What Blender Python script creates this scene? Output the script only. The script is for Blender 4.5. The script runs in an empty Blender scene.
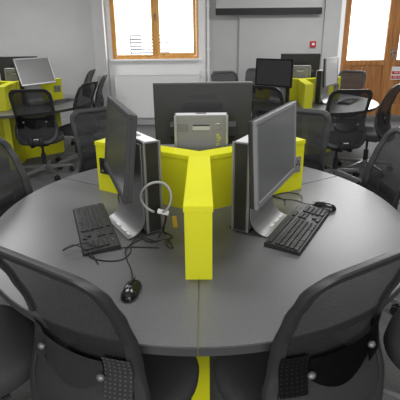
import bpy, bmesh, math, random
from mathutils import Vector, Matrix
random.seed(4)
PI = math.pi
R = math.radians
sc = bpy.context.scene
C = sc.collection

# ------------------------------------------------------------------ camera
cam_d = bpy.data.cameras.new('camera')
cam = bpy.data.objects.new('camera', cam_d)
C.objects.link(cam)
cam_d.sensor_width = 36
cam_d.lens = 409.63 / 400 * 36
cam_d.shift_y = -0.075
cam_d.clip_start = 0.02
cam.matrix_world = Matrix.Translation((0.002, -1.801, 1.509)) @ Matrix.Rotation(PI / 2 - 0.3147, 4, 'X') @ Matrix.Rotation(-0.01016, 4, 'Z')
sc.camera = cam

# ------------------------------------------------------------------ world and lights
w = bpy.data.worlds.new('overcast'); sc.world = w; w.use_nodes = True
bg = w.node_tree.nodes['Background']
bg.inputs[0].default_value = (1, 1, 1, 1); bg.inputs[1].default_value = 4.0

def area(name, loc, rot, sx, sy, power, col=(1, 1, 1)):
    l = bpy.data.lights.new(name, 'AREA'); l.shape = 'RECTANGLE'; l.size = sx; l.size_y = sy
    l.energy = power; l.color = col
    o = bpy.data.objects.new(name, l); C.objects.link(o); o.location = loc; o.rotation_euler = rot
    return o
for i, (x, y, p) in enumerate([(-.9, 0.0, 28), (1.0, 0.0, 28), (-3.0, 3.5, 55), (2.1, 3.5, 52)]):
    area('overhead_fill', (x, y, 2.72), (0, 0, 0), 1.2, 0.6, p)  # added overhead fill
area('rear_fill', (-.2, -3.5, 1.75), (R(90), 0, 0), 4.0, 1.5, 95)  # added fill from behind the camera, no window built there
area('window_daylight', (-0.73, 5.5, 1.65), (R(-90), 0, 0), 1.35, 0.9, 22)
area('door_daylight', (3.3, 5.6, 1.7), (R(-90), 0, 0), 1.6, 1.2, 40)

sc.view_settings.view_transform = 'Standard'
sc.view_settings.look = 'None'
sc.view_settings.gamma = 1
sc.view_settings.use_curve_mapping = False
sc.view_settings.exposure = 0.0

# ------------------------------------------------------------------ materials
def lin(c):
    return tuple(((v / 255) / 12.92 if v / 255 <= 0.04045 else ((v / 255 + 0.055) / 1.055) ** 2.4) for v in c) + (1,)
def mat(name, rgb, rough=0.6, metal=0.0, noise=0.0, scale=40, bump=0.0, bscale=200, coat=0.0, spec=0.5, stretch=None):
    m = bpy.data.materials.new(name); m.use_nodes = True
    nt = m.node_tree; b = nt.nodes['Principled BSDF']
    b.inputs['Base Color'].default_value = lin(rgb)
    b.inputs['Roughness'].default_value = rough; b.inputs['Metallic'].default_value = metal
    b.inputs['Coat Weight'].default_value = coat; b.inputs['Specular IOR Level'].default_value = spec
    tc = nt.nodes.new('ShaderNodeTexCoord')
    src = tc.outputs['Object']
    if stretch:
        mp = nt.nodes.new('ShaderNodeMapping'); mp.inputs['Scale'].default_value = stretch
        nt.links.new(src, mp.inputs[0]); src = mp.outputs[0]
    if noise:
        n = nt.nodes.new('ShaderNodeTexNoise'); n.inputs['Scale'].default_value = scale; n.inputs['Detail'].default_value = 4
        r = nt.nodes.new('ShaderNodeValToRGB')
        c = lin(rgb)
        r.color_ramp.elements[0].position = .3; r.color_ramp.elements[1].position = .7
        r.color_ramp.elements[0].color = tuple(v * (1 - noise) for v in c[:3]) + (1,)
        r.color_ramp.elements[1].color = tuple(min(1, v * (1 + noise)) for v in c[:3]) + (1,)
        nt.links.new(src, n.inputs['Vector']); nt.links.new(n.outputs[0], r.inputs[0]); nt.links.new(r.outputs[0], b.inputs['Base Color'])
    if bump:
        n2 = nt.nodes.new('ShaderNodeTexNoise'); n2.inputs['Scale'].default_value = bscale
        bp = nt.nodes.new('ShaderNodeBump'); bp.inputs['Strength'].default_value = bump; bp.inputs['Distance'].default_value = .002
        nt.links.new(src, n2.inputs['Vector']); nt.links.new(n2.outputs[0], bp.inputs['Height']); nt.links.new(bp.outputs[0], b.inputs['Normal'])
    return m

def wood(name, dark, light, scale=(14, 14, 1.2)):
    m = bpy.data.materials.new(name); m.use_nodes = True
    nt = m.node_tree; b = nt.nodes['Principled BSDF']; b.inputs['Roughness'].default_value = .45
    tc = nt.nodes.new('ShaderNodeTexCoord'); mp = nt.nodes.new('ShaderNodeMapping'); mp.inputs['Scale'].default_value = scale
    n = nt.nodes.new('ShaderNodeTexNoise'); n.inputs['Scale'].default_value = 1.6; n.inputs['Detail'].default_value = 6; n.inputs['Distortion'].default_value = .6
    r = nt.nodes.new('ShaderNodeValToRGB'); r.color_ramp.elements[0].position = .3; r.color_ramp.elements[1].position = .7
    r.color_ramp.elements[0].color = lin(dark); r.color_ramp.elements[1].color = lin(light)
    nt.links.new(tc.outputs['Object'], mp.inputs[0]); nt.links.new(mp.outputs[0], n.inputs['Vector'])
    nt.links.new(n.outputs[0], r.inputs[0]); nt.links.new(r.outputs[0], b.inputs['Base Color'])
    return m

def mesh_fabric(name, rgb, see=0.3, freq=260):
    """woven net: fine threads with real gaps between them"""
    m = bpy.data.materials.new(name); m.use_nodes = True
    nt = m.node_tree; b = nt.nodes['Principled BSDF']; out = nt.nodes['Material Output']
    b.inputs['Base Color'].default_value = lin(rgb); b.inputs['Roughness'].default_value = .7
    tc = nt.nodes.new('ShaderNodeTexCoord'); mp = nt.nodes.new('ShaderNodeMapping'); mp.inputs['Scale'].default_value = (freq, 0, freq)
    mp.inputs['Rotation'].default_value = (0, R(12), 0)
    ch = nt.nodes.new('ShaderNodeTexChecker'); ch.inputs['Scale'].default_value = 1.0
    nz = nt.nodes.new('ShaderNodeTexNoise'); nz.inputs['Scale'].default_value = 9
    cl = nt.nodes.new('ShaderNodeMapRange'); cl.inputs[3].default_value = see * .9; cl.inputs[4].default_value = see * 1.1
    mul = nt.nodes.new('ShaderNodeMath'); mul.operation = 'MULTIPLY'
    mr = nt.nodes.new('ShaderNodeMapRange'); mr.inputs[3].default_value = .80; mr.inputs[4].default_value = 1.45
    tr = nt.nodes.new('ShaderNodeBsdfTransparent'); mx = nt.nodes.new('ShaderNodeMixShader')
    nt.links.new(tc.outputs['Object'], mp.inputs[0]); nt.links.new(mp.outputs[0], ch.inputs['Vector'])
    nt.links.new(tc.outputs['Object'], nz.inputs['Vector']); nt.links.new(nz.outputs[0], cl.inputs[0])
    nt.links.new(ch.outputs['Fac'], mr.inputs[0])
    nt.links.new(mr.outputs[0], mul.inputs[0]); nt.links.new(cl.outputs[0], mul.inputs[1])
    nt.links.new(mul.outputs[0], mx.inputs[0]); nt.links.new(b.outputs[0], mx.inputs[1]); nt.links.new(tr.outputs[0], mx.inputs[2])
    nt.links.new(mx.outputs[0], out.inputs[0])
    return m

def perforated(name, rgb):
    m = bpy.data.materials.new(name); m.use_nodes = True
    nt = m.node_tree; b = nt.nodes['Principled BSDF']; b.inputs['Roughness'].default_value = .4
    tc = nt.nodes.new('ShaderNodeTexCoord'); sep = nt.nodes.new('ShaderNodeSeparateXYZ'); nt.links.new(tc.outputs['Object'], sep.inputs[0])
    def cell(o, off=0):
        a = nt.nodes.new('ShaderNodeMath'); a.operation = 'MULTIPLY'; a.inputs[1].default_value = 2 * PI / .0135
        nt.links.new(o, a.inputs[0]); s = nt.nodes.new('ShaderNodeMath'); s.operation = 'COSINE'; nt.links.new(a.outputs[0], s.inputs[0]); return s.outputs[0]
    ad = nt.nodes.new('ShaderNodeMath'); ad.operation = 'ADD'
    nt.links.new(cell(sep.outputs['X']), ad.inputs[0]); nt.links.new(cell(sep.outputs['Z']), ad.inputs[1])
    g = nt.nodes.new('ShaderNodeMath'); g.operation = 'GREATER_THAN'; g.inputs[1].default_value = 1.25; nt.links.new(ad.outputs[0], g.inputs[0])
    mx = nt.nodes.new('ShaderNodeMix'); mx.data_type = 'RGBA'; mx.inputs[6].default_value = lin(rgb); mx.inputs[7].default_value = lin((84, 84, 84))
    nt.links.new(g.outputs[0], mx.inputs[0]); nt.links.new(mx.outputs[2], b.inputs['Base Color'])
    return m

M = {
 'wall': mat('grey_paint', (186, 186, 186), .8, noise=.03, scale=3, bump=.1),
 'white_wall': mat('white_paint_plus_glow', (245, 245, 245), .7, noise=.02, scale=3),  # window glow on the far wall is put into this white
 'ceiling': mat('ceiling_paint', (215, 215, 215), .9),
 'carpet': mat('grey_carpet', (104, 104, 104), .95, noise=.25, scale=120, bump=.5, bscale=400),
 'top': mat('grey_laminate', (92, 92, 93), .33, noise=.10, scale=220, bump=.03, spec=.5),
 'lime': mat('lime_board', (205, 204, 30), .36, noise=.02, scale=6),
 'lime_leg': mat('lime_leg_board', (205, 204, 22), .5, noise=.02, scale=6),
 'black': mat('black_plastic', (34, 34, 35), .45),
 'blackgloss': mat('black_gloss_plastic', (22, 22, 23), .18),
 'bezel': mat('grey_bezel_plastic', (122, 122, 123), .35),
 'shell': mat('monitor_shell_plastic', (52, 52, 53), .7, noise=.05, scale=300),
 'screen': mat('screen_glass', (70, 71, 71), .2, spec=.6),
 'screenlight': mat('painted_pale_glare_screen', (125, 125, 125), .3, spec=.5),  # glare on the tilted screen put into a pale base colour
 'screenmid': mat('painted_reflection_screen', (100, 101, 101), .22, spec=.6),  # bright reflection put into the base colour of this screen
 'screenglare': mat('painted_glare_screen', (214, 214, 214), .12, spec=.8),  # window glare painted as a near-white base colour
 'silver': mat('silver_metal', (160, 160, 160), .36, metal=.7),
 'pcgrey': mat('computer_grey_steel', (124, 124, 123), .5, metal=.1, noise=.04, scale=80),
 'frame': mat('chair_frame_plastic', (42, 42, 43), .48, bump=.05, bscale=600),
 'seat': mat('seat_fabric', (56, 56, 57), .9, noise=.15, scale=500, bump=.3, bscale=900),
 'net': mesh_fabric('chair_net', (28, 28, 29), .13),
 'lumbar': mat('lumbar_plastic', (40, 40, 41), .42),
 'perf': perforated('perforated_plastic', (44, 44, 45)),
 'legmetal': mat('chair_leg_metal', (120, 120, 120), .35, metal=.4),
 'castor': mat('castor_rubber', (26, 26, 26), .5),
 'lowerback': mat('lower_back_fabric', (40, 40, 41), .8, noise=.15, scale=500),
 'topcover': mat('light_top_cover', (205, 205, 205), .35),
 'edge': mat('dark_edge_band', (58, 58, 59), .5),
 'key': mat('key_plastic', (40, 40, 41), .45),
 'white': mat('white_plastic', (235, 235, 235), .4),
 'tagyellow': mat('ochre_tag', (170, 140, 30), .5),
 'pine': wood('pine_window', (214, 146, 56), (240, 186, 100)),
 'doorwood': wood('oak_door', (150, 98, 50), (196, 138, 80)),
 'doorpanel': wood('oak_door_panel', (140, 90, 46), (184, 126, 72), (26, 26, 1.2)),
 'radiator': mat('radiator_enamel', (232, 232, 232), .4),
 'screenblack': mat('black_border', (24, 24, 25), .6),
 'screenfab': mat('projection_fabric', (190, 190, 190), .8),
 'red': mat('red_enamel', (190, 40, 45), .4),
 'cable': mat('black_cable', (24, 24, 24), .45),
 'greycable': mat('grey_cable', (150, 150, 152), .35),
 'slat': mat('pale_slats', (120, 120, 122), .8),
 'badge': mat('badge_print', (106, 106, 105), .5),
 'letter': mat('shell_lettering', (24, 24, 25), .5),
 'lime_ink': mat('lime_ink', (205, 200, 30), .5),
}
g = bpy.data.materials.new('window_glass'); g.use_nodes = True
nt = g.node_tree; nt.nodes.remove(nt.nodes['Principled BSDF'])
tr = nt.nodes.new('ShaderNodeBsdfTransparent'); gl = nt.nodes.new('ShaderNodeBsdfGlossy'); gl.inputs['Roughness'].default_value = .03
mx = nt.nodes.new('ShaderNodeMixShader'); mx.inputs[0].default_value = .07
nt.links.new(tr.outputs[0], mx.inputs[1]); nt.links.new(gl.outputs[0], mx.inputs[2]); nt.links.new(mx.outputs[0], nt.nodes['Material Output'].inputs[0])
M['glass'] = g

# ------------------------------------------------------------------ helpers
def new():
    return bmesh.new()
def box(bm, size, loc, rz=0.0, bev=0.0, mtx=None):
    r = bmesh.ops.create_cube(bm, size=1.0)
    vs = r['verts']
    bmesh.ops.scale(bm, vec=size, verts=vs)
    if bev:
        es = list({e for v in vs for e in v.link_edges})
        rr = bmesh.ops.bevel(bm, geom=es, offset=bev, segments=2, affect='EDGES', profile=.6)
        vs = list({v for f in rr['faces'] for v in f.verts} | {v for v in vs if v.is_valid})
    mm = Matrix.Translation(loc) @ Matrix.Rotation(rz, 4, 'Z')
    if mtx is not None: mm = mtx @ mm
    bmesh.ops.transform(bm, matrix=mm, verts=vs)
    return vs
def prism(bm, pts, z0, z1, bev=0.0):
    lo = [bm.verts.new((x, y, z0)) for x, y in pts]; hi = [bm.verts.new((x, y, z1)) for x, y in pts]
    n = len(pts)
    bm.faces.new(lo[::-1]); bm.faces.new(hi)
    es = []
    for i in range(n):
        f = bm.faces.new((lo[i], lo[(i + 1) % n], hi[(i + 1) % n], hi[i]))
    bmesh.ops.recalc_face_normals(bm, faces=bm.faces)
    if bev:
        es = [e for e in bm.edges if (e.verts[0] in hi and e.verts[1] in hi) or (e.verts[0] in lo and e.verts[1] in lo)]
        bmesh.ops.bevel(bm, geom=es, offset=bev, segments=2, affect='EDGES')
def extrude_profile(bm, prof, axis_len, mtx=None):
    """closed profile in (y,z), extruded along x, centred"""
    a = [bm.verts.new((-axis_len / 2, y, z)) for y, z in prof]; b = [bm.verts.new((axis_len / 2, y, z)) for y, z in prof]
    n = len(prof); bm.faces.new(a); bm.faces.new(b[::-1])
    for i in range(n): bm.faces.new((a[i], b[i], b[(i + 1) % n], a[(i + 1) % n]))
    bmesh.ops.recalc_face_normals(bm, faces=bm.faces)
    if mtx is not None: bmesh.ops.transform(bm, matrix=mtx, verts=a + b)
def smooth_path(pts, n=6):
    P = [Vector(p) for p in pts]; out = []
    for i in range(len(P) - 1):
        p0 = P[max(i - 1, 0)]; p1 = P[i]; p2 = P[i + 1]; p3 = P[min(i + 2, len(P) - 1)]
        for k in range(n):
            t = k / n
            out.append(.5 * ((2 * p1) + (-p0 + p2) * t + (2 * p0 - 5 * p1 + 4 * p2 - p3) * t * t + (-p0 + 3 * p1 - 3 * p2 + p3) * t ** 3))
    out.append(P[-1]); return out
def tube(bm, pts, rad, seg=8, closed=False, rads=None, cap=True):
    P = [Vector(p) for p in pts]; n = len(P); rings = []; up = None
    for i, p in enumerate(P):
        if closed: t = (P[(i + 1) % n] - P[i - 1]).normalized()
        else: t = (P[min(i + 1, n - 1)] - P[max(i - 1, 0)]).normalized()
        if up is None:
            up = t.orthogonal().normalized()
        up = (up - t * up.dot(t)).normalized(); s = t.cross(up)
        r = rads[i] if rads else rad
        rings.append([bm.verts.new(p + (up * math.cos(a) + s * math.sin(a)) * r) for a in [2 * PI * k / seg for k in range(seg)]])
    for i in range(n if closed else n - 1):
        A = rings[i]; B = rings[(i + 1) % n]
        for k in range(seg): bm.faces.new((A[k], A[(k + 1) % seg], B[(k + 1) % seg], B[k]))
    if not closed and cap:
        bm.faces.new(rings[0][::-1]); bm.faces.new(rings[-1])
def ball(bm, loc, r, sc_=(1, 1, 1), u=12, v=8, mtx=None):
    rr = bmesh.ops.create_uvsphere(bm, u_segments=u, v_segments=v, radius=r)
    bmesh.ops.scale(bm, vec=sc_, verts=rr['verts'])
    mm = Matrix.Translation(loc)
    if mtx is not None: mm = mtx @ mm
    bmesh.ops.transform(bm, matrix=mm, verts=rr['verts'])
def cyl(bm, p0, p1, r0, r1=None, seg=16):
    tube(bm, [p0, p1], r0, seg, rads=[r0, r0 if r1 is None else r1])
def obj(name, bm, m, parent=None, smooth=False, label=None):
    bmesh.ops.recalc_face_normals(bm, faces=bm.faces)
    me = bpy.data.meshes.new(name); bm.to_mesh(me); bm.free()
    me.materials.append(M[m] if isinstance(m, str) else m)
    if smooth:
        me.polygons.foreach_set('use_smooth', [True] * len(me.polygons))
        try: me.set_sharp_from_angle(angle=R(40))
        except Exception: pass
    o = bpy.data.objects.new(name, me); C.objects.link(o)
    if parent: o.parent = parent
    if label: o['label'] = label
    return o
def tag(o, label, cat, group=None, kind=None):
    o['label'] = label; o['category'] = cat
    if group: o['group'] = group
    if kind: o['kind'] = kind
    return o
def thing(name, label, cat, loc=(0, 0, 0), rz=0.0, group=None):
    o = bpy.data.objects.new(name, None); C.objects.link(o); o.empty_display_size = .05
    o.location = loc; o.rotation_euler = (0, 0, rz)
    return tag(o, label, cat, group)
def struct(name, bm, m, parent=None):
    o = obj(name, bm, m, parent)
    if parent is None: o['kind'] = 'structure'
    return o
def copy_tree(o, parent=None):
    c = o.copy(); C.objects.link(c); c.parent = parent
    for ch in list(o.children): copy_tree(ch, c)
    return c
def place_copy(src, loc, rz, label):
    c = copy_tree(src); c.location = loc; c.rotation_euler = (0, 0, rz); c['label'] = label
    return c
def text_obj(name, body, size, m, mtx, parent, ext=.0006):
    cu = bpy.data.curves.new(name, 'FONT'); cu.body = body; cu.size = size; cu.extrude = ext; cu.align_x = 'CENTER'; cu.align_y = 'CENTER'
    t = bpy.data.objects.new(name + '_tmp', cu); C.objects.link(t)
    dg = bpy.context.evaluated_depsgraph_get(); me = bpy.data.meshes.new_from_object(t.evaluated_get(dg))
    bpy.data.objects.remove(t); me.name = name; me.materials.clear(); me.materials.append(M[m])
    o = bpy.data.objects.new(name, me); C.objects.link(o); o.parent = parent; o.matrix_local = mtx
    return o

# ------------------------------------------------------------------ room
ZC = 2.8
b = new(); box(b, (11.4, 9.9, .1), (-.3, 1.15, -.05)); struct('floor', b, 'carpet')
b = new(); box(b, (11.4, 9.9, .1), (-.3, 1.15, ZC + .05)); struct('ceiling', b, 'ceiling')
b = new(); box(b, (.2, 9.7, ZC), (-6.0, 1.15, ZC / 2)); struct('wall_left', b, 'wall')
b = new(); box(b, (.2, 9.7, ZC), (5.4, 1.15, ZC / 2)); struct('wall_right', b, 'wall')
b = new(); box(b, (11.4, .2, ZC), (-.3, -3.7, ZC / 2)); struct('wall_front', b, 'wall')
# far wall, left of the window
b = new(); box(b, (4.15, .5, ZC), (-3.825, 5.75, ZC / 2)); struct('wall_back', b, 'wall')
b = new(); box(b, (.19, .65, ZC), (-1.655, 5.675, ZC / 2), bev=.004); struct('trim_1', b, 'wall')
# window wall with opening x -1.485..0, z 1.15..2.5
WY = 5.55
b = new()
box(b, (1.68, .45, 1.15), (-.72, WY + .225, .575)); box(b, (1.68, .45, .3), (-.72, WY + .225, ZC - .15))
box(b, (.075, .45, 1.35), (-1.5225, WY + .225, 1.825)); box(b, (.12, .45, 1.35), (.06, WY + .225, 1.825))
bmesh.ops.remove_doubles(b, verts=b.verts, dist=1e-5)
struct('wall_window', b, 'white_wall')
b = new(); box(b, (.57, .4, ZC), (.405, 5.75, ZC / 2)); struct('wall_alcove', b, 'wall')
b = new(); box(b, (1.41, .45, ZC), (1.395, 5.725, ZC / 2)); struct('wall_screen', b, 'wall')
b = new(); box(b, (.27, .5, ZC), (2.235, 5.70, ZC / 2), bev=.004); struct('trim_2', b, 'wall')
b = new(); box(b, (.10, .46, ZC), (2.42, 5.78, ZC / 2)); struct('trim_3', b, 'white_wall')
b = new(); box(b, (.95, .4, ZC), (4.86, 5.75, ZC / 2)); struct('wall_door_side', b, 'wall')
b = new(); box(b, (1.92, .4, .35), (3.43, 5.8, ZC - .175)); struct('wall_over_door', b, 'wall')
b = new(); box(b, (1.92, .6, .07), (3.43, 5.9, .035)); struct('trim_4', b, 'carpet')
b = new(); box(b, (1.63, .02, .12), (-.74, WY - .01, .06), bev=.003); struct('baseboard_window', b, 'white_wall')
b = new(); box(b, (1.41, .02, .12), (1.395, 5.49, .06), bev=.003); struct('baseboard_screen', b, 'wall')
b = new(); box(b, (4.0, .02, .12), (-3.9, 5.49, .06), bev=.003); struct('baseboard_left', b, 'wall')
b = new(); tube(b, [(.165, 5.52, 0), (.165, 5.52, ZC)], .022, 10)
for z in (.95, 1.3, 2.0): box(b, (.06, .03, .03), (.165, 5.54, z))
tag(obj('heating_pipe', b, 'white_wall', smooth=True), 'white vertical pipe running up the wall right of the window', 'pipe')
# window 1
win = bpy.data.objects.new('window_1', None); C.objects.link(win); win['kind'] = 'structure'
b = new(); y = WY + .06
for s in ((-1.465, 1.825, .04, 1.35), (-.02, 1.825, .04, 1.35), (-.742, 1.17, 1.405, .04), (-.742, 2.48, 1.405, .04), (-.74, 1.825, .05, 1.27)):
    box(b, (s[2], .09, s[3]), (s[0], y, s[1]), bev=.004)
struct('window_frame', b, 'pine', win)
b = new()
for x0, x1, mz in ((-1.443, -.767, .028), (-.713, -.042, .055)):
    zb = 1.192; ww = .03 if x0 < -1 else .05
    box(b, (ww, .05, 1.26), (x0 + ww / 2, y - .03, 1.825), bev=.003); box(b, (ww, .05, 1.26), (x1 - ww / 2, y - .03, 1.825), bev=.003)
    box(b, (x1 - x0 - 2 * ww, .05, mz), ((x0 + x1) / 2, y - .03, zb + mz / 2), bev=.003)
    box(b, (x1 - x0 - 2 * ww, .05, .04), ((x0 + x1) / 2, y - .03, 2.44), bev=.003)
struct('window_sash', b, 'pine', win)
b = new(); box(b, (1.36, .008, 1.24), (-.742, y + .012, 1.82)); struct('window_pane', b, 'glass', win)
b = new(); box(b, (.022, .02, .06), (-.735, y - .066, 1.86), bev=.004); tube(b, [(-.735, y - .08, 1.87), (-.735, y - .09, 1.83), (-.73, y - .09, 1.77)], .008, 8)
ball(b, (-.6, y - .058, 1.222), .012)
struct('window_handle', b, 'legmetal', win)
b = new(); box(b, (1.56, .12, .03), (-.74, WY - .02, 1.134), bev=.006); struct('window_sill', b, 'white_wall', win)
# view outside the window: slatted screen of a neighbouring building
sl = thing('louvre_screen', 'pale horizontal louvres of a building seen through the window', 'louvre', (-1.12, 8.0, 0.0))
b = new()
for i in range(7): box(b, (.90, .02, .038), (0, 0, 1.09 + i * .075))
obj('slat_panel', b, 'slat', sl)
for x in (-.44, .44):
    b = new(); box(b, (.02, .03, 1.56), (x, .03, .78)); obj('upright', b, 'slat', sl)
b = new(); box(b, (14, 6, .1), (0, 9.1, -.06)); tag(obj('paved_ground', b, 'slat'), 'pale ground outside beyond window and door', 'ground')['kind'] = 'structure'
# radiator under the window
rad = thing('radiator', 'flat white panel radiator under the window', 'radiator', (-.72, 5.44, 0))
b = new(); box(b, (1.47, .07, .74), (0, 0, .515), bev=.008); obj('panel', b, 'radiator', rad)
b = new(); box(b, (1.48, .085, .012), (0, 0, .891), bev=.003); obj('top_grille', b, 'radiator', rad)
for x in (-.6, .6):
    b = new(); box(b, (.03, .03, .16), (x, .02, .08)); obj('foot', b, 'radiator', rad)
b = new(); cyl(b, (.765, 0, .84), (.765, 0, .95), .026, .03); cyl(b, (.73, 0, .85), (.80, 0, .85), .012); obj('valve', b, 'white', rad, smooth=True)
# projection screen
ps = thing('projection_screen', 'pulled-down grey projection screen with thick black lower border', 'projection screen', (1.16, 5.4, 0))
b = new(); box(b, (1.74, .004, .76), (0, 0, 2.32)); obj('screen_fabric', b, 'screenfab', ps)
b = new(); box(b, (1.75, .012, .105), (0, 0, 1.895), bev=.003); obj('lower_border', b, 'screenblack', ps)
b = new(); box(b, (1.85, .09, .09), (0, .03, 2.74), bev=.01); obj('roller_housing', b, 'white', ps)
# fire call point
cp = thing('fire_call_point', 'small red square fire call point on the wall beside the door recess', 'alarm', (1.945, 5.5, 1.37))
b = new(); box(b, (.1, .035, .1), (0, -.018, 0), bev=.006); obj('housing', b, 'red', cp)
b = new(); box(b, (.045, .004, .035), (0, -.037, 0)); obj('glass_plate', b, 'white', cp)

# ------------------------------------------------------------------ glazed double door (recessed)
DY = 5.83
b = new(); box(b, (.07, .12, 2.38), (2.505, DY, 1.26), bev=.004); box(b, (.07, .12, 2.38), (4.345, DY, 1.26), bev=.004); box(b, (1.77, .12, .06), (3.425, DY, 2.42), bev=.004)
struct('door_frame', b, 'doorwood')
def leaf(name, x0, x1, hand):
    d = bpy.data.objects.new(name, None); C.objects.link(d); d['kind'] = 'structure'
    w = .11; y = DY - .01; zb = .08; zt = 2.38
    b = new()
    box(b, (w, .05, zt - zb), (x0 + w / 2, y, (zt + zb) / 2), bev=.004); box(b, (w, .05, zt - zb), (x1 - w / 2, y, (zt + zb) / 2), bev=.004)
    xm = (x0 + x1) / 2; ww = x1 - x0 - 2 * w
    box(b, (ww, .05, .12), (xm, y, zt - .06), bev=.003); box(b, (ww, .05, .09), (xm, y, 1.035), bev=.003); box(b, (ww, .05, .2), (xm, y, zb + .1), bev=.003)
    struct('door_stiles', b, 'doorwood', d)
    b = new(); n = 7
    for i in range(n): box(b, (ww / n - .004, .02, .71), (x0 + w + ww * (i + .5) / n, y, .635), bev=.003)
    struct('door_panel', b, 'doorpanel', d)
    b = new(); box(b, (ww, .008, 1.19), (xm, y, 1.675)); struct('door_pane', b, 'glass', d)
    if hand:
        b = new(); box(b, (.035, .012, .2), (x1 - .05, y - .03, 1.18), bev=.003); tube(b, smooth_path([(x1 - .05, y - .03, 1.21), (x1 - .05, y - .075, 1.215), (x1 - .09, y - .08, 1.215), (x1 - .16, y - .075, 1.2)]), .009, 8)
        o = struct('door_handle', b, 'silver', d)
    return d
leaf('door_1', 2.545, 3.44, False)
leaf('door_2', 3.445, 4.31, False)
b = new(); box(b, (.035, .012, .2), (3.475, DY - .042, 1.2), bev=.003); tube(b, smooth_path([(3.475, DY - .04, 1.23), (3.475, DY - .09, 1.235), (3.44, DY - .095, 1.235), (3.395, DY - .095, 1.20)]), .011, 8)
struct('door_handle', b, 'silver', bpy.data.objects['door_2'])
sg = thing('door_sign', 'white sign with two red bands fixed low on the right door leaf', 'sign', (3.62, DY - .04, .845))
b = new(); box(b, (.27, .004, .23), (0, 0, 0), bev=.001); obj('sign_board', b, 'white', sg)
b = new(); box(b, (.25, .002, .055), (0, -.003, .01)); box(b, (.25, .002, .055), (0, -.003, -.07)); obj('red_band', b, 'red', sg)
text_obj('lettering', 'FIRE EXIT', .04, 'white', Matrix.Translation((0, -.0045, .01)) @ Matrix.Rotation(PI / 2, 4, 'X'), sg)
text_obj('lettering', 'KEEP CLEAR', .035, 'white', Matrix.Translation((0, -.0045, -.07)) @ Matrix.Rotation(PI / 2, 4, 'X'), sg)

# ------------------------------------------------------------------ round three-place tables
TZ = .73; RT = .92; AT = .096; AL = .604; AH = .2685
def make_table(label):
    t = thing('round_desk', label, 'desk', group='round three-place desks')
    for k in range(3):
        a0 = -PI / 2 + k * 2 * PI / 3
        # worktop: 120 degree wedge between two dividers
        b = new(); n = 40; g_ = .0007
        am = a0 + PI / 3; off = Vector((math.cos(am), math.sin(am))) * g_ * 1.15
        pts = [(off.x, off.y)] + [(math.cos(a0 + 2 * PI / 3 * i / n) * RT + off.x, math.sin(a0 + 2 * PI / 3 * i / n) * RT + off.y) for i in range(n + 1)]
        prism(b, pts, TZ - .03, TZ, bev=.002); wt = obj('worktop', b, 'top', t)
        wt.data.materials.append(M['edge'])
        for pl in wt.data.polygons:
            if pl.normal.z < .5: pl.material_index = 1
        d = Vector((math.cos(a0), math.sin(a0))); nn = Vector((-d.y, d.x))
        def arm(th, L):
            h = th / 2; q = h / math.sqrt(3)
            return [tuple(v) for v in (Vector((0, 0)), d * q - nn * h, d * L - nn * h, d * L + nn * h, d * q + nn * h)]
        b = new(); prism(b, arm(AT - .006, AL - .003), TZ, TZ + AH - .022); dv = obj('divider', b, 'lime', t)
        b = new(); prism(b, arm(AT, AL), TZ + AH - .021, TZ + AH, bev=.0015); obj('divider_lid', b, 'lime', dv)
        # leg board under each divider: deep at the floor, cut back in a curve at the top
        b = new(); prof = [(.0, .0), (.52, .0), (.54, .02), (.54, TZ - .031), (0, TZ - .031)]
        lo = [b.verts.new((*(d * r - nn * .036 ), z)) for r, z in prof]; hi = [b.verts.new((*(d * r + nn * .036), z)) for r, z in prof]
        b.faces.new(lo); b.faces.new(hi[::-1])
        for i in range(len(prof)): b.faces.new((lo[i], lo[(i + 1) % len(prof)], hi[(i + 1) % len(prof)], hi[i]))
        obj('leg_board', b, 'lime_leg', t)
        # twin socket plate
        if k in (1, 2):
            s = -1 if k == 1 else 1
            c0 = d * .535 + nn * s * (AT / 2 - .001); rz = math.atan2(nn.y * s, nn.x * s) + PI / 2
            mt = Matrix.Translation((c0.x, c0.y, TZ + .142)) @ Matrix.Rotation(rz, 4, 'Z')
            b = new(); box(b, (.085, .010, .085), (0, 0, 0), bev=.002, mtx=mt); so = obj('socket_plate', b, 'black' if k == 2 else 'pcgrey', dv, label='grey socket plate' if k == 1 else 'black socket plate')
            for x in (-.022, .022):
                b = new()
                for px, pz in ((0, .018), (-.008, .002), (.008, .002)): box(b, (.006, .004, .009), (x + px, -.0055, pz), mtx=mt)
                obj('socket', b, 'blackgloss', so)
                b = new(); box(b, (.012, .004, .008), (x, -.006, -.025), mtx=mt); obj('switch', b, 'bezel', so)
    return t
TABLES = [((0, 0), R(-.5), 'large round grey desk in the foreground with lime Y-shaped divider'),
          ((-2.32, 3.40), R(10), 'round grey desk with lime divider at the far left by the grey wall'),
          ((1.27, 3.38), R(-5), 'round grey desk with lime divider at the far right before the wooden door')]
table0 = make_table(TABLES[0][2]); table0.rotation_euler = (0, 0, TABLES[0][1])
for (p, rz, lb) in TABLES[1:]: place_copy(table0, (p[0], p[1], 0), rz, lb)

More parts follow.
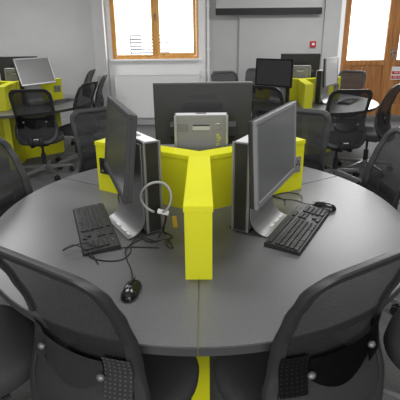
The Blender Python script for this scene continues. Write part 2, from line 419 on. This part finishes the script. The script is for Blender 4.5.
# ------------------------------------------------------------------ monitors (on a bent metal stand), computers, keyboards, mice
MW, MH = .505, .325
def make_monitor(label, yaw=0, tilt=5, zc=.37, ys=.05, xc=0, bezel='bezel', screen='screen', side='shell'):
    """local frame: stand front plane at y=0, the screen faces +y, z=0 is the desk"""
    t = thing('monitor', label, 'monitor', group='flat monitors on metal stands')
    mt = Matrix.Translation((xc, ys, zc)) @ Matrix.Rotation(yaw, 4, 'Z') @ Matrix.Rotation(R(tilt), 4, 'X')
    def part(name, bm, m, par=t, sm=False):
        bmesh.ops.transform(bm, matrix=mt, verts=bm.verts); return obj(name, bm, m, par, smooth=sm)
    b = new()      # front bezel ring
    q = .017
    box(b, (MW, .014, q), (0, .008, MH / 2 - q / 2), bev=.003); box(b, (MW, .014, q + .006), (0, .008, -MH / 2 + q / 2 + .003), bev=.003)
    for s in (-1, 1): box(b, (q, .014, MH - 2 * q - .006), (s * (MW / 2 - q / 2), .008, .003), bev=.002)
    part('bezel', b, bezel)
    b = new(); box(b, (MW - 2 * q, .006, MH - 2 * q - .006), (0, .008, .003)); part('screen', b, screen)
    b = new(); box(b, (MW - .004, .020, MH - .004), (0, -.008, 0), bev=.005)
    extrude_profile(b, [(-.016, -.13), (-.034, -.11), (-.034, -.06), (-.017, -.035)], .34)
    sh = part('back_shell', b, side)
    b = new()
    for i in range(5): box(b, (.20, .002, .0035), (0, -.0183, .060 - i * .008))
    part('vent_slots', b, 'letter', sh)
    tx = text_obj('lettering', 'HANNS-G', .030, 'letter', mt @ Matrix.Translation((0, -.0184, .092)) @ Matrix.Rotation(PI / 2, 4, 'X') , sh)
    # mount between stand and shell
    b = new(); box(b, (.1, max(.02, ys - .03), .1), (xc, (ys - .03) / 2 + .002, zc - .07)); obj('mount', b, 'black', t)
    # bent sheet stand: upright, curve, foot
    b = new(); r = .075; th = .005
    front = [(.006, .385), (.006, .02 + r)] + [(.006 + r * (1 - math.cos(u)), .006 + r * (1 - math.sin(u)) ) for u in [PI / 2 * i / 10 for i in range(11)]] 
    back = [(y - th * .9, z - th * .5) if z < .3 else (y - th, z) for y, z in front]
    back = [(yy, max(zz, .0)) for yy, zz in back]
    extrude_profile(b, front + back[::-1], .25)
    st = obj('stand', b, 'silver', t, smooth=True)
    b = new(); box(b, (.23, .10, .008), (0, -.045, .004), bev=.002); obj('stand_base', b, 'black', t)
    for x, w_ in ((-.085, .03), (-.04, .045), (.02, .03)):
        b = new(); box(b, (w_, .014, .0008), (x, .060, .0105)); obj('sticker', b, 'white', st)
    return t
def make_computer(label, h=.378, w_=.27, d_=.076):
    t = thing('desktop_computer', label, 'computer', group='slim desktop computers held in the stands')
    b = new(); box(b, (w_, d_ - .012, h), (0, -d_ / 2, .010 + h / 2), bev=.003); obj('case', b, 'pcgrey', t)
    for s in (-1, 1):      # black vented end faces with silver rims
        b = new(); box(b, (.006, d_ - .024, h - .01), (s * (w_ / 2 + .001), -d_ / 2, .010 + h / 2), bev=.001)
        ep = obj('end_panel', b, 'black', t)
        for yy in (-.0035, -d_ + .0035):
            b = new(); box(b, (.012, .007, h), (s * (w_ / 2 - .001), yy, .010 + h / 2), bev=.002); obj('edge_trim', b, 'silver', t)
        b = new()
        for i in range(16): box(b, (.002, d_ - .04, .0025), (s * (w_ / 2 + .0042), -d_ / 2, .12 + i * .012))
        obj('vent_slots', b, 'letter', ep)
    b = new(); box(b, (.085, .003, .026), (0, -d_ + .005, h - .050)); rc = obj('handle_recess', b, 'silver', t)
    b = new(); box(b, (.083, .003, .007), (0, -d_ + .0035, h - .040)); obj('painted_recess_shade', b, 'letter', rc)  # dark strip painted in for the shade inside the recess
    b = new(); n = 24; tube(b, [(.082 + .017 * math.cos(2 * PI * i / n), -d_ + .0055, h - .05 + .017 * math.sin(2 * PI * i / n)) for i in range(n)], .0016, 6, closed=True)
    bd = obj('round_badge', b, 'silver', t)
    text_obj('lettering', 'hp', .024, 'silver', Matrix.Translation((.082, -d_ + .0045, h - .05)) @ Matrix.Rotation(PI / 2, 4, 'X'), bd)
    b = new(); box(b, (.055, .001, .04), (-.09, -d_ + .0055, h - .052)); obj('printed_label', b, 'badge', t)
    b = new(); box(b, (w_ - .006, d_ - .02, .003), (0, -d_ / 2, h + .0105), bev=.001); obj('top_cover', b, 'topcover', t)
    b = new()
    box(b, (.05, .02, .004), (0, -d_ / 2, h + .0125)); 
    obj('top_latch', b, 'badge', t)
    return t
def make_keyboard(label):
    t = thing('keyboard', label, 'keyboard', group='black keyboards on the desks')
    b = new(); extrude_profile(b, [(-.072, .0), (.072, .0), (.072, .016), (.066, .021), (-.066, .011), (-.072, .006)], .45)
    obj('keyboard_body', b, 'black', t)
    b = new()
    sl_ = math.atan2(.010, .132)
    def key(x, y, wx, wy=.0155):
        z = .011 + (y + .066) * .0758
        box(b, (wx, wy, .007), (x, y, z + .003), bev=.0014)
    rows = [(-.052, 1.25), (-.033, 1.1), (-.014, 1.0), (.005, .9), (.024, .8), (.052, .8)]
    for ri, (y, _) in enumerate(rows):
        if ri == 0:
            xs = [(-.205, .026), (-.178, .02), (-.154, .022), (-.088, .10), (-.022, .022), (.004, .02), (.030, .026)]
            for x, wx in xs: key(x, y, wx)
        else:
            n = 14
            for i in range(n): key(-.208 + .0187 * i, y, .0158)
        if ri in (0, 3, 4, 5):
            for i in range(3): key(.072 + .0187 * i, y, .0158)
        if ri == 1: key(.0907, y, .0158)
        if ri < 5:
            for i in range(4): key(.142 + .0187 * i, y, .0158)
    obj('keys', b, 'key', t)
    text_obj('lettering', 'hp', .012, 'silver', Matrix.Translation((.17, .052, .0225)), t, ext=.0003)
    return t
def make_mouse(label):
    t = thing('computer_mouse', label, 'mouse', group='black mice on the desk')
    b = new(); ball(b, (0, 0, 0), 1, (.031, .056, .034), 24, 14)
    for v in b.verts:
        v.co.x *= (1 - .12 * math.cos((v.co.y / .056) * PI))
        v.co.z *= .85 + .25 * (-v.co.y / .056 * .5)
        if v.co.z < 0: v.co.z *= .12
        v.co.z += .005
    obj('mouse_shell', b, 'blackgloss', t, smooth=True)
    b = new(); tube(b, [(.0, .022 + .0, .030), (0, .040, .026)], .0035, 8); obj('scroll_wheel', b, 'castor', t)
    b = new(); box(b, (.0012, .04, .002), (0, .036, .0262)); obj('button_gap', b, 'castor', t)
    text_obj('lettering', 'hp', .018, 'silver', Matrix.Translation((0, -.020, .0372)) , t, ext=.0004)
    return t

def frame_to_world(tb, x, y, ang):
    """table-local position and facing angle -> world"""
    (cx, cy), rz, _ = TABLES[tb]
    rz = rz + (R(.5) if tb == 0 else 0)
    return (cx + x * math.cos(rz) - y * math.sin(rz), cy + x * math.sin(rz) + y * math.cos(rz), TZ + .0005), ang + rz
ZB = TZ + .0005
# facing angle f: the screen looks along direction f; local +y = f
def put(o, x, y, f, tb=0, z=ZB):
    p, a = frame_to_world(tb, x, y, f); o.location = (p[0], p[1], z); o.rotation_euler = (0, 0, a - PI / 2)
    return o
# foreground desk
mA = make_monitor('monitor left of the front divider, screen turned left', yaw=R(-13), tilt=7, zc=.368, ys=.044, bezel='shell')
put(mA, -.2915, -.168, R(213))
cA = make_computer('slim upright computer behind the left foreground monitor, grey loop cable before it', h=.385)
put(cA, -.2915, -.168, R(213))
mB = make_monitor('monitor right of the front divider, pale bezel, screen turned right', yaw=R(2), tilt=3, zc=.342, ys=.060, xc=.02, side='black', screen='screenmid')
put(mB, .2645, -.164, R(-30))
cB = make_computer('slim upright computer behind the right foreground monitor, dark vented end', h=.378)
put(cB, .2645, -.164, R(-30))
m0 = make_monitor('monitor behind the lime divider, dark back shell towards us', tilt=4, zc=.398, ys=.065, xc=.01)
put(m0, .01, .246, R(90))
c0 = make_computer('slim grey computer standing before the back of the middle monitor', h=.405, w_=.256)
put(c0, .01, .246, R(90))
text_obj('lime_lettering', 'vPro', .034, 'lime_ink', Matrix.Translation((.084, -.0717, .292)) @ Matrix.Rotation(PI / 2, 4, 'X') @ Matrix.Rotation(-PI / 2, 4, 'Z'), c0)
# the desk at the far left
sl0 = place_copy(mA, (0, 0, 0), 0, 'monitor at the left edge on the far left desk, turned to the wall'); put(sl0, -.29, -.168, R(213), 1)
x = place_copy(cA, (0, 0, 0), 0, 'upright computer behind the left edge monitor on the far left desk'); put(x, -.29, -.168, R(213), 1)
mLB = make_monitor('monitor with pale painted glare, tilted back on the far left desk, facing us', yaw=R(-10), tilt=17, zc=.40, ys=.06, bezel='silver', screen='screenlight')
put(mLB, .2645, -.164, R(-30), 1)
x = place_copy(cB, (0, 0, 0), 0, 'upright computer behind the pale tilted monitor on the far left desk'); put(x, .2645, -.164, R(-30), 1)
x = place_copy(m0, (0, 0, 0), 0, 'dark back of the rear monitor on the far left desk'); put(x, .01, .246, R(84), 1)
x = place_copy(c0, (0, 0, 0), 0, 'grey computer before the dark monitor back on the far left desk'); put(x, .01, .246, R(84), 1)
# the desk at the far right
mRA = make_monitor('plain dark screen facing us on the far right desk, left of its divider', yaw=R(20), tilt=2, zc=.36, ys=.07, bezel='blackgloss', screen='shell')
put(mRA, -.30, -.168, R(213), 2)
x = place_copy(cA, (0, 0, 0), 0, 'upright computer behind the plain dark screen on the far right desk'); put(x, -.30, -.168, R(213), 2)
x = make_monitor('monitor right of the divider on the far right desk, window glare painted on its screen', yaw=R(2), tilt=3, zc=.37, ys=.060, xc=.02, side='black', screen='screenglare'); put(x, .2645, -.164, R(-30), 2)
x = place_copy(cB, (0, 0, 0), 0, 'upright computer with dark end, right of the divider on the far right desk'); put(x, .2645, -.164, R(-30), 2)
x = place_copy(m0, (0, 0, 0), 0, 'dark monitor back behind the divider on the far right desk'); put(x, .01, .246, R(90), 2)
x = place_copy(c0, (0, 0, 0), 0, 'grey computer before the dark monitor back on the far right desk'); put(x, .01, .246, R(90), 2)

kA = make_keyboard('black keyboard left of the left foreground monitor, cable tangled over it')
kA.location = (-.453, -.205, ZB); kA.rotation_euler = (0, 0, R(111) - PI)
kB = make_keyboard('black keyboard right of the right foreground monitor stand')
kB.location = (.425, -.222, ZB); kB.rotation_euler = (0, 0, R(59))
x = place_copy(kB, (0, 0, 0), 0, 'small keyboard on the far left desk beneath the pale monitor'); put(x, .56, -.06, R(-30) + PI, 1)
x = place_copy(kB, (0, 0, 0), 0, 'keyboard on the far right desk, seen through a chair back'); put(x, .58, -.10, R(-30) + PI, 2)
uA = make_mouse('black mouse on the desk in front, cable running up to keyboard')
uA.location = (-.222, -.672, ZB); uA.rotation_euler = (0, 0, R(-8))
place_copy(uA, (.585, -.022, ZB), R(62), 'black mouse beside the right foreground keyboard')

def cable(name, label, paths, rad=.0022, m='cable', cat='cable'):
    b = new()
    for p in paths: tube(b, smooth_path(p, 6), rad, 6)
    return tag(obj(name, b, m, smooth=True), label, cat)
z = TZ + .003
def zz(pts, h=None): return [(x, y, (h[i] if h else z)) for i, (x, y) in enumerate(pts)]
cable('mouse_cable', 'thin black cable leading from the front mouse to the computer', [
    zz([(-.226, -.612), (-.246, -.532), (-.269, -.473), (-.285, -.40), (-.262, -.34), (-.235, -.31)], [z + .006, z, z, z + .004, z, z])])
cable('keyboard_cable', 'tangled thin black cable lying around and over the left keyboard', [
    zz([(-.16, -.385), (-.249, -.377), (-.32, -.388), (-.40, -.40), (-.447, -.385), (-.488, -.408), (-.519, -.421), (-.518, -.401), (-.478, -.393), (-.409, -.438), (-.369, -.50)],
       [z, z, z + .004, z + .02, z + .024, z + .022, z + .012, z + .01, z + .02, z + .006, z]),
    zz([(-.172, -.339), (-.246, -.300), (-.274, -.353), (-.265, -.412), (-.284, -.467), (-.33, -.48), (-.388, -.465), (-.43, -.43)], [z, z + .004, z, z, z, z, z, z + .004])])
cable('coiled_cable', 'looped thin black cable beside the foot of the front divider', [
    zz([(-.235, -.31), (-.195, -.339), (-.136, -.324), (-.106, -.38), (-.124, -.386), (-.135, -.34), (-.115, -.292), (-.157, -.258), (-.17, -.30)], [z + .002, z, z + .004, z, z + .003, z + .006, z, z + .004, z])])
cable('looped_cable', 'thin black cables looped behind the right foreground keyboard', [
    zz([(.56, .012), (.53, .03), (.504, .05), (.47, .085), (.416, .10), (.372, .12), (.379, .15), (.448, .19), (.5, .17), (.515, .12), (.50, .06)], [z + .008, z, z, z, z, z + .003, z, z, z, z + .004, z]),
    zz([(.41, .03), (.42, .08), (.395, .13), (.36, .14), (.345, .10)])])
cable('monitor_cable', 'short black cable hanging behind the left foreground monitor', [
    [(-.40, .10, TZ + .19), (-.395, .09, TZ + .10), (-.40, .07, TZ + .03), (-.38, .03, z), (-.34, .05, z)]], rad=.004)
# grey security loop with tags hanging at the left computer
sl = thing('security_cable', 'thick grey loop cable with white clasp and ochre tag before the left computer', 'cable', (-.172, -.305, .91))
b = new(); n = 28
tube(b, [(.060 * math.cos(a), .012 * math.sin(a * 2), .064 * math.sin(a)) for a in [R(-65) + R(325) * i / n for i in range(n + 1)]], .0052, 10)
obj('cable_loop', b, 'greycable', sl, smooth=True)
b = new(); box(b, (.046, .008, .020), (.040, -.004, -.052), bev=.004, mtx=Matrix.Rotation(R(14), 4, 'Y')); obj('white_clasp', b, 'white', sl)
b = new(); box(b, (.020, .006, .050), (.060, 0, -.112), bev=.003, mtx=Matrix.Rotation(R(-6), 4, 'Y')); obj('ochre_tag', b, 'tagyellow', sl)
b = new(); tube(b, [(.058, 0, -.070), (.058, 0, -.092)], .0015, 6); tube(b, smooth_path([(.03, .01, -.055), (.034, .022, -.10), (.02, .02, -.15), (.03, .03, -.174)]), .004, 8); obj('tether', b, 'cable', sl)

# ------------------------------------------------------------------ task chairs
ZBOT, ZTOP = .425, 1.02
def lerp_tab(tab, v):
    if v <= tab[0][0]: return tab[0][1]
    for (a, fa), (b_, fb) in zip(tab, tab[1:]):
        if v <= b_:
            t = (v - a) / (b_ - a); t = t * t * (3 - 2 * t) * .5 + t * .5
            return fa + (fb - fa) * t
    return tab[-1][1]
YB = [(.42, -.235), (.50, -.215), (.60, -.180), (.68, -.170), (.76, -.182), (.86, -.212), (.95, -.245), (1.03, -.275)]
HW = [(.42, .215), (.50, .226), (.58, .228), (.67, .210), (.78, .214), (.88, .216), (1.0, .212)]
def surf(x, z_):
    k = .052 - .030 * max(0, min(1, (z_ - .65) / .35))
    return Vector((x, lerp_tab(YB, z_) + k * (abs(x) / .22) ** 2.2, z_ - .014 * max(0, (z_ - .85) / .17) * (abs(x) / .23) ** 2))
def hw(z_, inset=0.0):
    rt, rb = .070, .10
    w0 = lerp_tab(HW, z_) - inset; zt = ZTOP - inset; zb = ZBOT + inset
    rt = rt - inset * .4; rb = rb - inset * .4
    if z_ >= zt or z_ <= zb: z_ = min(max(z_, zb), zt)
    if z_ > zt - rt: return w0 - rt + math.sqrt(max(0, rt * rt - (z_ - (zt - rt)) ** 2))
    if z_ < zb + rb: return w0 - rb + math.sqrt(max(0, rb * rb - ((zb + rb) - z_) ** 2))
    return w0
def zsamples(inset, n=26):
    zt = ZTOP - inset; zb = ZBOT + inset; out = []
    for i in range(7): out.append(zb + .10 * (1 - math.cos(PI / 2 * i / 6)) * .9)
    for i in range(1, n): out.append(zb + .09 + (zt - .055 - zb - .09) * i / n)
    for i in range(7): out.append(zt - .055 * (1 - math.sin(PI / 2 * i / 6)))
    return out
def make_chair(label):
    t = thing('task_chair', label, 'chair', group='black mesh-back task chairs')
    # seat: rounded cushion
    b = new(); pts = []
    n = 48
    def se(a, sx, sy):
        c_, s_ = math.cos(a), math.sin(a); e = .80
        return (math.copysign(abs(c_) ** e, c_) * sx, math.copysign(abs(s_) ** e, s_) * sy)
    layers = [(.0, .425, .86), (.012, .418, .95), (.030, .430, .99), (.05, .455, 1.0), (.06, .472, .985), (.064, .482, .94), (.0, .488, .82), (0, .486, .55), (0, .482, .25)]
    rings = []
    for _, z_, s in layers:
        ring = []
        for i in range(n):
            x, y = se(2 * PI * i / n, .240 * s, .232 * s)
            zz_ = z_ + (.010 * (x / .245) ** 2 - .030 * max(0, (y - .12) / .115) ** 2 if z_ > .44 else 0)
            ring.append(b.verts.new((x * (1 + .03 * (y / .235)), y + .012, zz_ - .015)))
        rings.append(ring)
    for A, B in zip(rings, rings[1:]):
        for i in range(n): b.faces.new((A[i], A[(i + 1) % n], B[(i + 1) % n], B[i]))
    b.faces.new(rings[0][::-1]); b.faces.new(rings[-1])
    obj('seat', b, 'seat', t, smooth=True)
    b = new(); box(b, (.20, .26, .05), (0, 0, .395), bev=.012); box(b, (.14, .03, .012), (.17, .05, .40), bev=.004); obj('tilt_mechanism', b, 'black', t)
    # backrest frame ring
    def loop(inset):
        zs = zsamples(inset); L = [(hw(z_, inset), z_) for z_ in zs]
        return L + [(-x, z_) for x, z_ in L[::-1]]
    b = new(); q = .034
    prof = [(0, -.008), (.004, -.013), (q - .006, -.011), (q, -.006), (q, .004), (q - .006, .009), (.004, .011), (0, .006)]
    cols = []
    for a_, off in prof:
        cols.append([surf(x, z_) + Vector((0, off, 0)) for x, z_ in loop(a_)])
    V = [[b.verts.new(p) for p in c_] for c_ in cols]; N = len(V[0])
    for j in range(len(V)):
        A = V[j]; B = V[(j + 1) % len(V)]
        for i in range(N): b.faces.new((A[i], A[(i + 1) % N], B[(i + 1) % N], B[i]))
    fr = obj('backrest_frame', b, 'frame', t, smooth=True)
    # net
    def sheet(z0, z1, inset, dy, nz=24, nx=14, xr=None, lower=None, thick=0, m='net', name='net', par=None):
        b = new(); G = []
        for i in range(nz + 1):
            row = []
            for j in range(nx + 1):
                u = -1 + 2 * j / nx
                if xr: x0, x1 = xr; x = x0 + (x1 - x0) * j / nx
                else: x = None
                zl = z0 if lower is None else lower(u if x is None else x / .2)
                zv = zl + (z1(u if x is None else x / .2) - zl if callable(z1) else z1 - zl) * i / nz
                if x is None: x = u * (hw(zv, inset))
                row.append(b.verts.new(surf(x, zv) + Vector((0, dy, 0))))
            G.append(row)
        fs = [b.faces.new((G[i][j], G[i][j + 1], G[i + 1][j + 1], G[i + 1][j])) for i in range(nz) for j in range(nx)]
        if thick:
            r = bmesh.ops.solidify(b, geom=fs, thickness=thick)
        return obj(name, b, m, par or t, smooth=True)
    sheet(.655, ZTOP - .028, .028, .0, m='net', name='mesh_panel')
    sheet(ZBOT + .028, .655, .028, .0, nz=14, m='lowerback', name='lower_back_panel')
    # lumbar band behind the net (towards the back), side pads and knobs
    sheet(.66, lambda u: .700 + .014 * u * u, 0, -.020, xr=(-.118, .118), lower=lambda u: .585 + .055 * (u / .59) ** 2 if abs(u) < .59 else .640, thick=.003, nz=6, m='lumbar', name='lumbar_support')
    for s in (-1, 1):
        xr = (.118, .195) if s > 0 else (-.195, -.118)
        sheet(.590, .720, 0, -.016, xr=xr, thick=.003, nz=6, nx=4, m='perf', name='lumbar_pad')
        b = new(); p = surf(s * .116, .657)
        ball(b, (p.x, p.y - .028, p.z), .0125, (1, .8, .8), 12, 8); obj('lumbar_knob', b, 'legmetal', t, smooth=True)
    # lower shell, maker's tag, spine bracket
    b = new(); p0 = surf(0, .53); p0 = surf(0, .475); box(b, (.055, .002, .010), (0, p0.y - .010, .475), bev=.0008); obj('white_tag', b, 'white', t)
    b = new()
    path = [(0, -.06, .395), (0, -.16, .385), (0, -.245, .40), (0, -.262, .44), (0, -.250, .50)]
    for s in (-1, 1):
        tube(b, smooth_path([(s * .05 + p[0], p[1], p[2]) for p in path]), .014, 8)
    box(b, (.16, .016, .05), (0, -.252, .445), bev=.006)
    obj('back_bracket', b, 'black', t, smooth=True)
    # gas lift and five-star foot
    b = new(); cyl(b, (0, 0, .10), (0, 0, .26), .028, .026); cyl(b, (0, 0, .26), (0, 0, .385), .014); obj('gas_lift', b, 'black', t, smooth=True)
    b = new(); cyl(b, (0, 0, .07), (0, 0, .135), .045, .036)
    hub = obj('star_foot', b, 'legmetal', t, smooth=True)
    for k in range(5):
        a = R(18 + 72 * k); d = Vector((math.cos(a), math.sin(a), 0)); nn = Vector((-d.y, d.x, 0))
        b = new(); secs = [(.03, .024, .078, .128), (.16, .019, .078, .112), (.29, .014, .076, .094), (.315, .010, .077, .088)]
        S = []
        for r_, h_, z0, z1 in secs:
            S.append([b.verts.new(d * r_ + nn * (h_ * e) + Vector((0, 0, zv))) for e, zv in ((-1, z0), (1, z0), (.65, z1), (-.65, z1))])
        for A, B in zip(S, S[1:]):
            for i in range(4): b.faces.new((A[i], A[(i + 1) % 4], B[(i + 1) % 4], B[i]))
        b.faces.new(S[0][::-1]); b.faces.new(S[-1]); obj('foot_arm', b, 'legmetal', hub)
        b = new(); c_ = d * .295
        for s in (-1, 1): tube(b, [c_ + nn * (.006 * s) + Vector((0, 0, .029)), c_ + nn * (.024 * s) + Vector((0, 0, .029))], .0285, 16)
        tube(b, [c_ + Vector((0, 0, .03)), c_ + Vector((0, 0, .08))], .007, 8)
        obj('castor', b, 'castor', hub, smooth=True)
    return t
# back-top centre (x, y), direction the sitter faces, label
CH = [
 (.425, -.945, 119, 'big black mesh task chair in the right foreground, back to us'),
 (-.40, -.94, 59, 'big black mesh task chair in the left foreground, back to us'),
 (-1.12, .20, -10, 'dark chair back cut by the left edge, pushed up to the foreground desk'),
 (1.12, .33, 180, 'dark chair back cut by the right edge, pushed up to the foreground desk'),
 (-.77, 1.24, -52, 'grey mesh chair facing us behind the left foreground monitor'),
 (.74, 1.10, 238, 'grey mesh chair facing us behind the right foreground monitor'),
 (1.475, 2.17, 92, 'black mesh task chair, back to us, at the far right desk before the wooden door'),
 (2.12, 2.60, 140, 'black task chair side-on at the right edge near the far right desk'),
 (2.28, 4.38, 225, 'grey chair facing us behind the far right desk, before the wooden door'),
 (-1.75, 2.46, 98, 'black mesh task chair, back to us, at the far left desk'),
 (-1.29, 3.12, 165, 'black chair turned side-on at the right of the far left desk'),
 (-1.33, 4.15, 184, 'black chair standing behind the side-on chair near the left pillar'),
 (-1.74, 5.06, 180, 'barely visible chair back furthest away at the left pillar'),
 (.37, 4.52, 290, 'grey chair top seen just above the middle monitor, below the screen'),
 (.97, 5.00, 262, 'chair back half hidden by the plain dark screen on the far right desk'),
 (.67, 2.56, 48, 'black mesh chair, back to us, between middle monitor and far right desk'),
 (-1.02, -.78, 40, 'chair in the bottom left corner, only its dark seat edge in view'),
 (1.13, -.76, 142, 'chair in the bottom right corner, mostly hidden behind the big right chair'),
]
chair0 = make_chair(CH[0][3])
for i, (x, y, f, lb) in enumerate(CH):
    o = chair0 if i == 0 else copy_tree(chair0)
    a = R(f); o.location = (x + .255 * math.cos(a), y + .255 * math.sin(a), 0); o.rotation_euler = (0, 0, a - PI / 2); o['label'] = lb
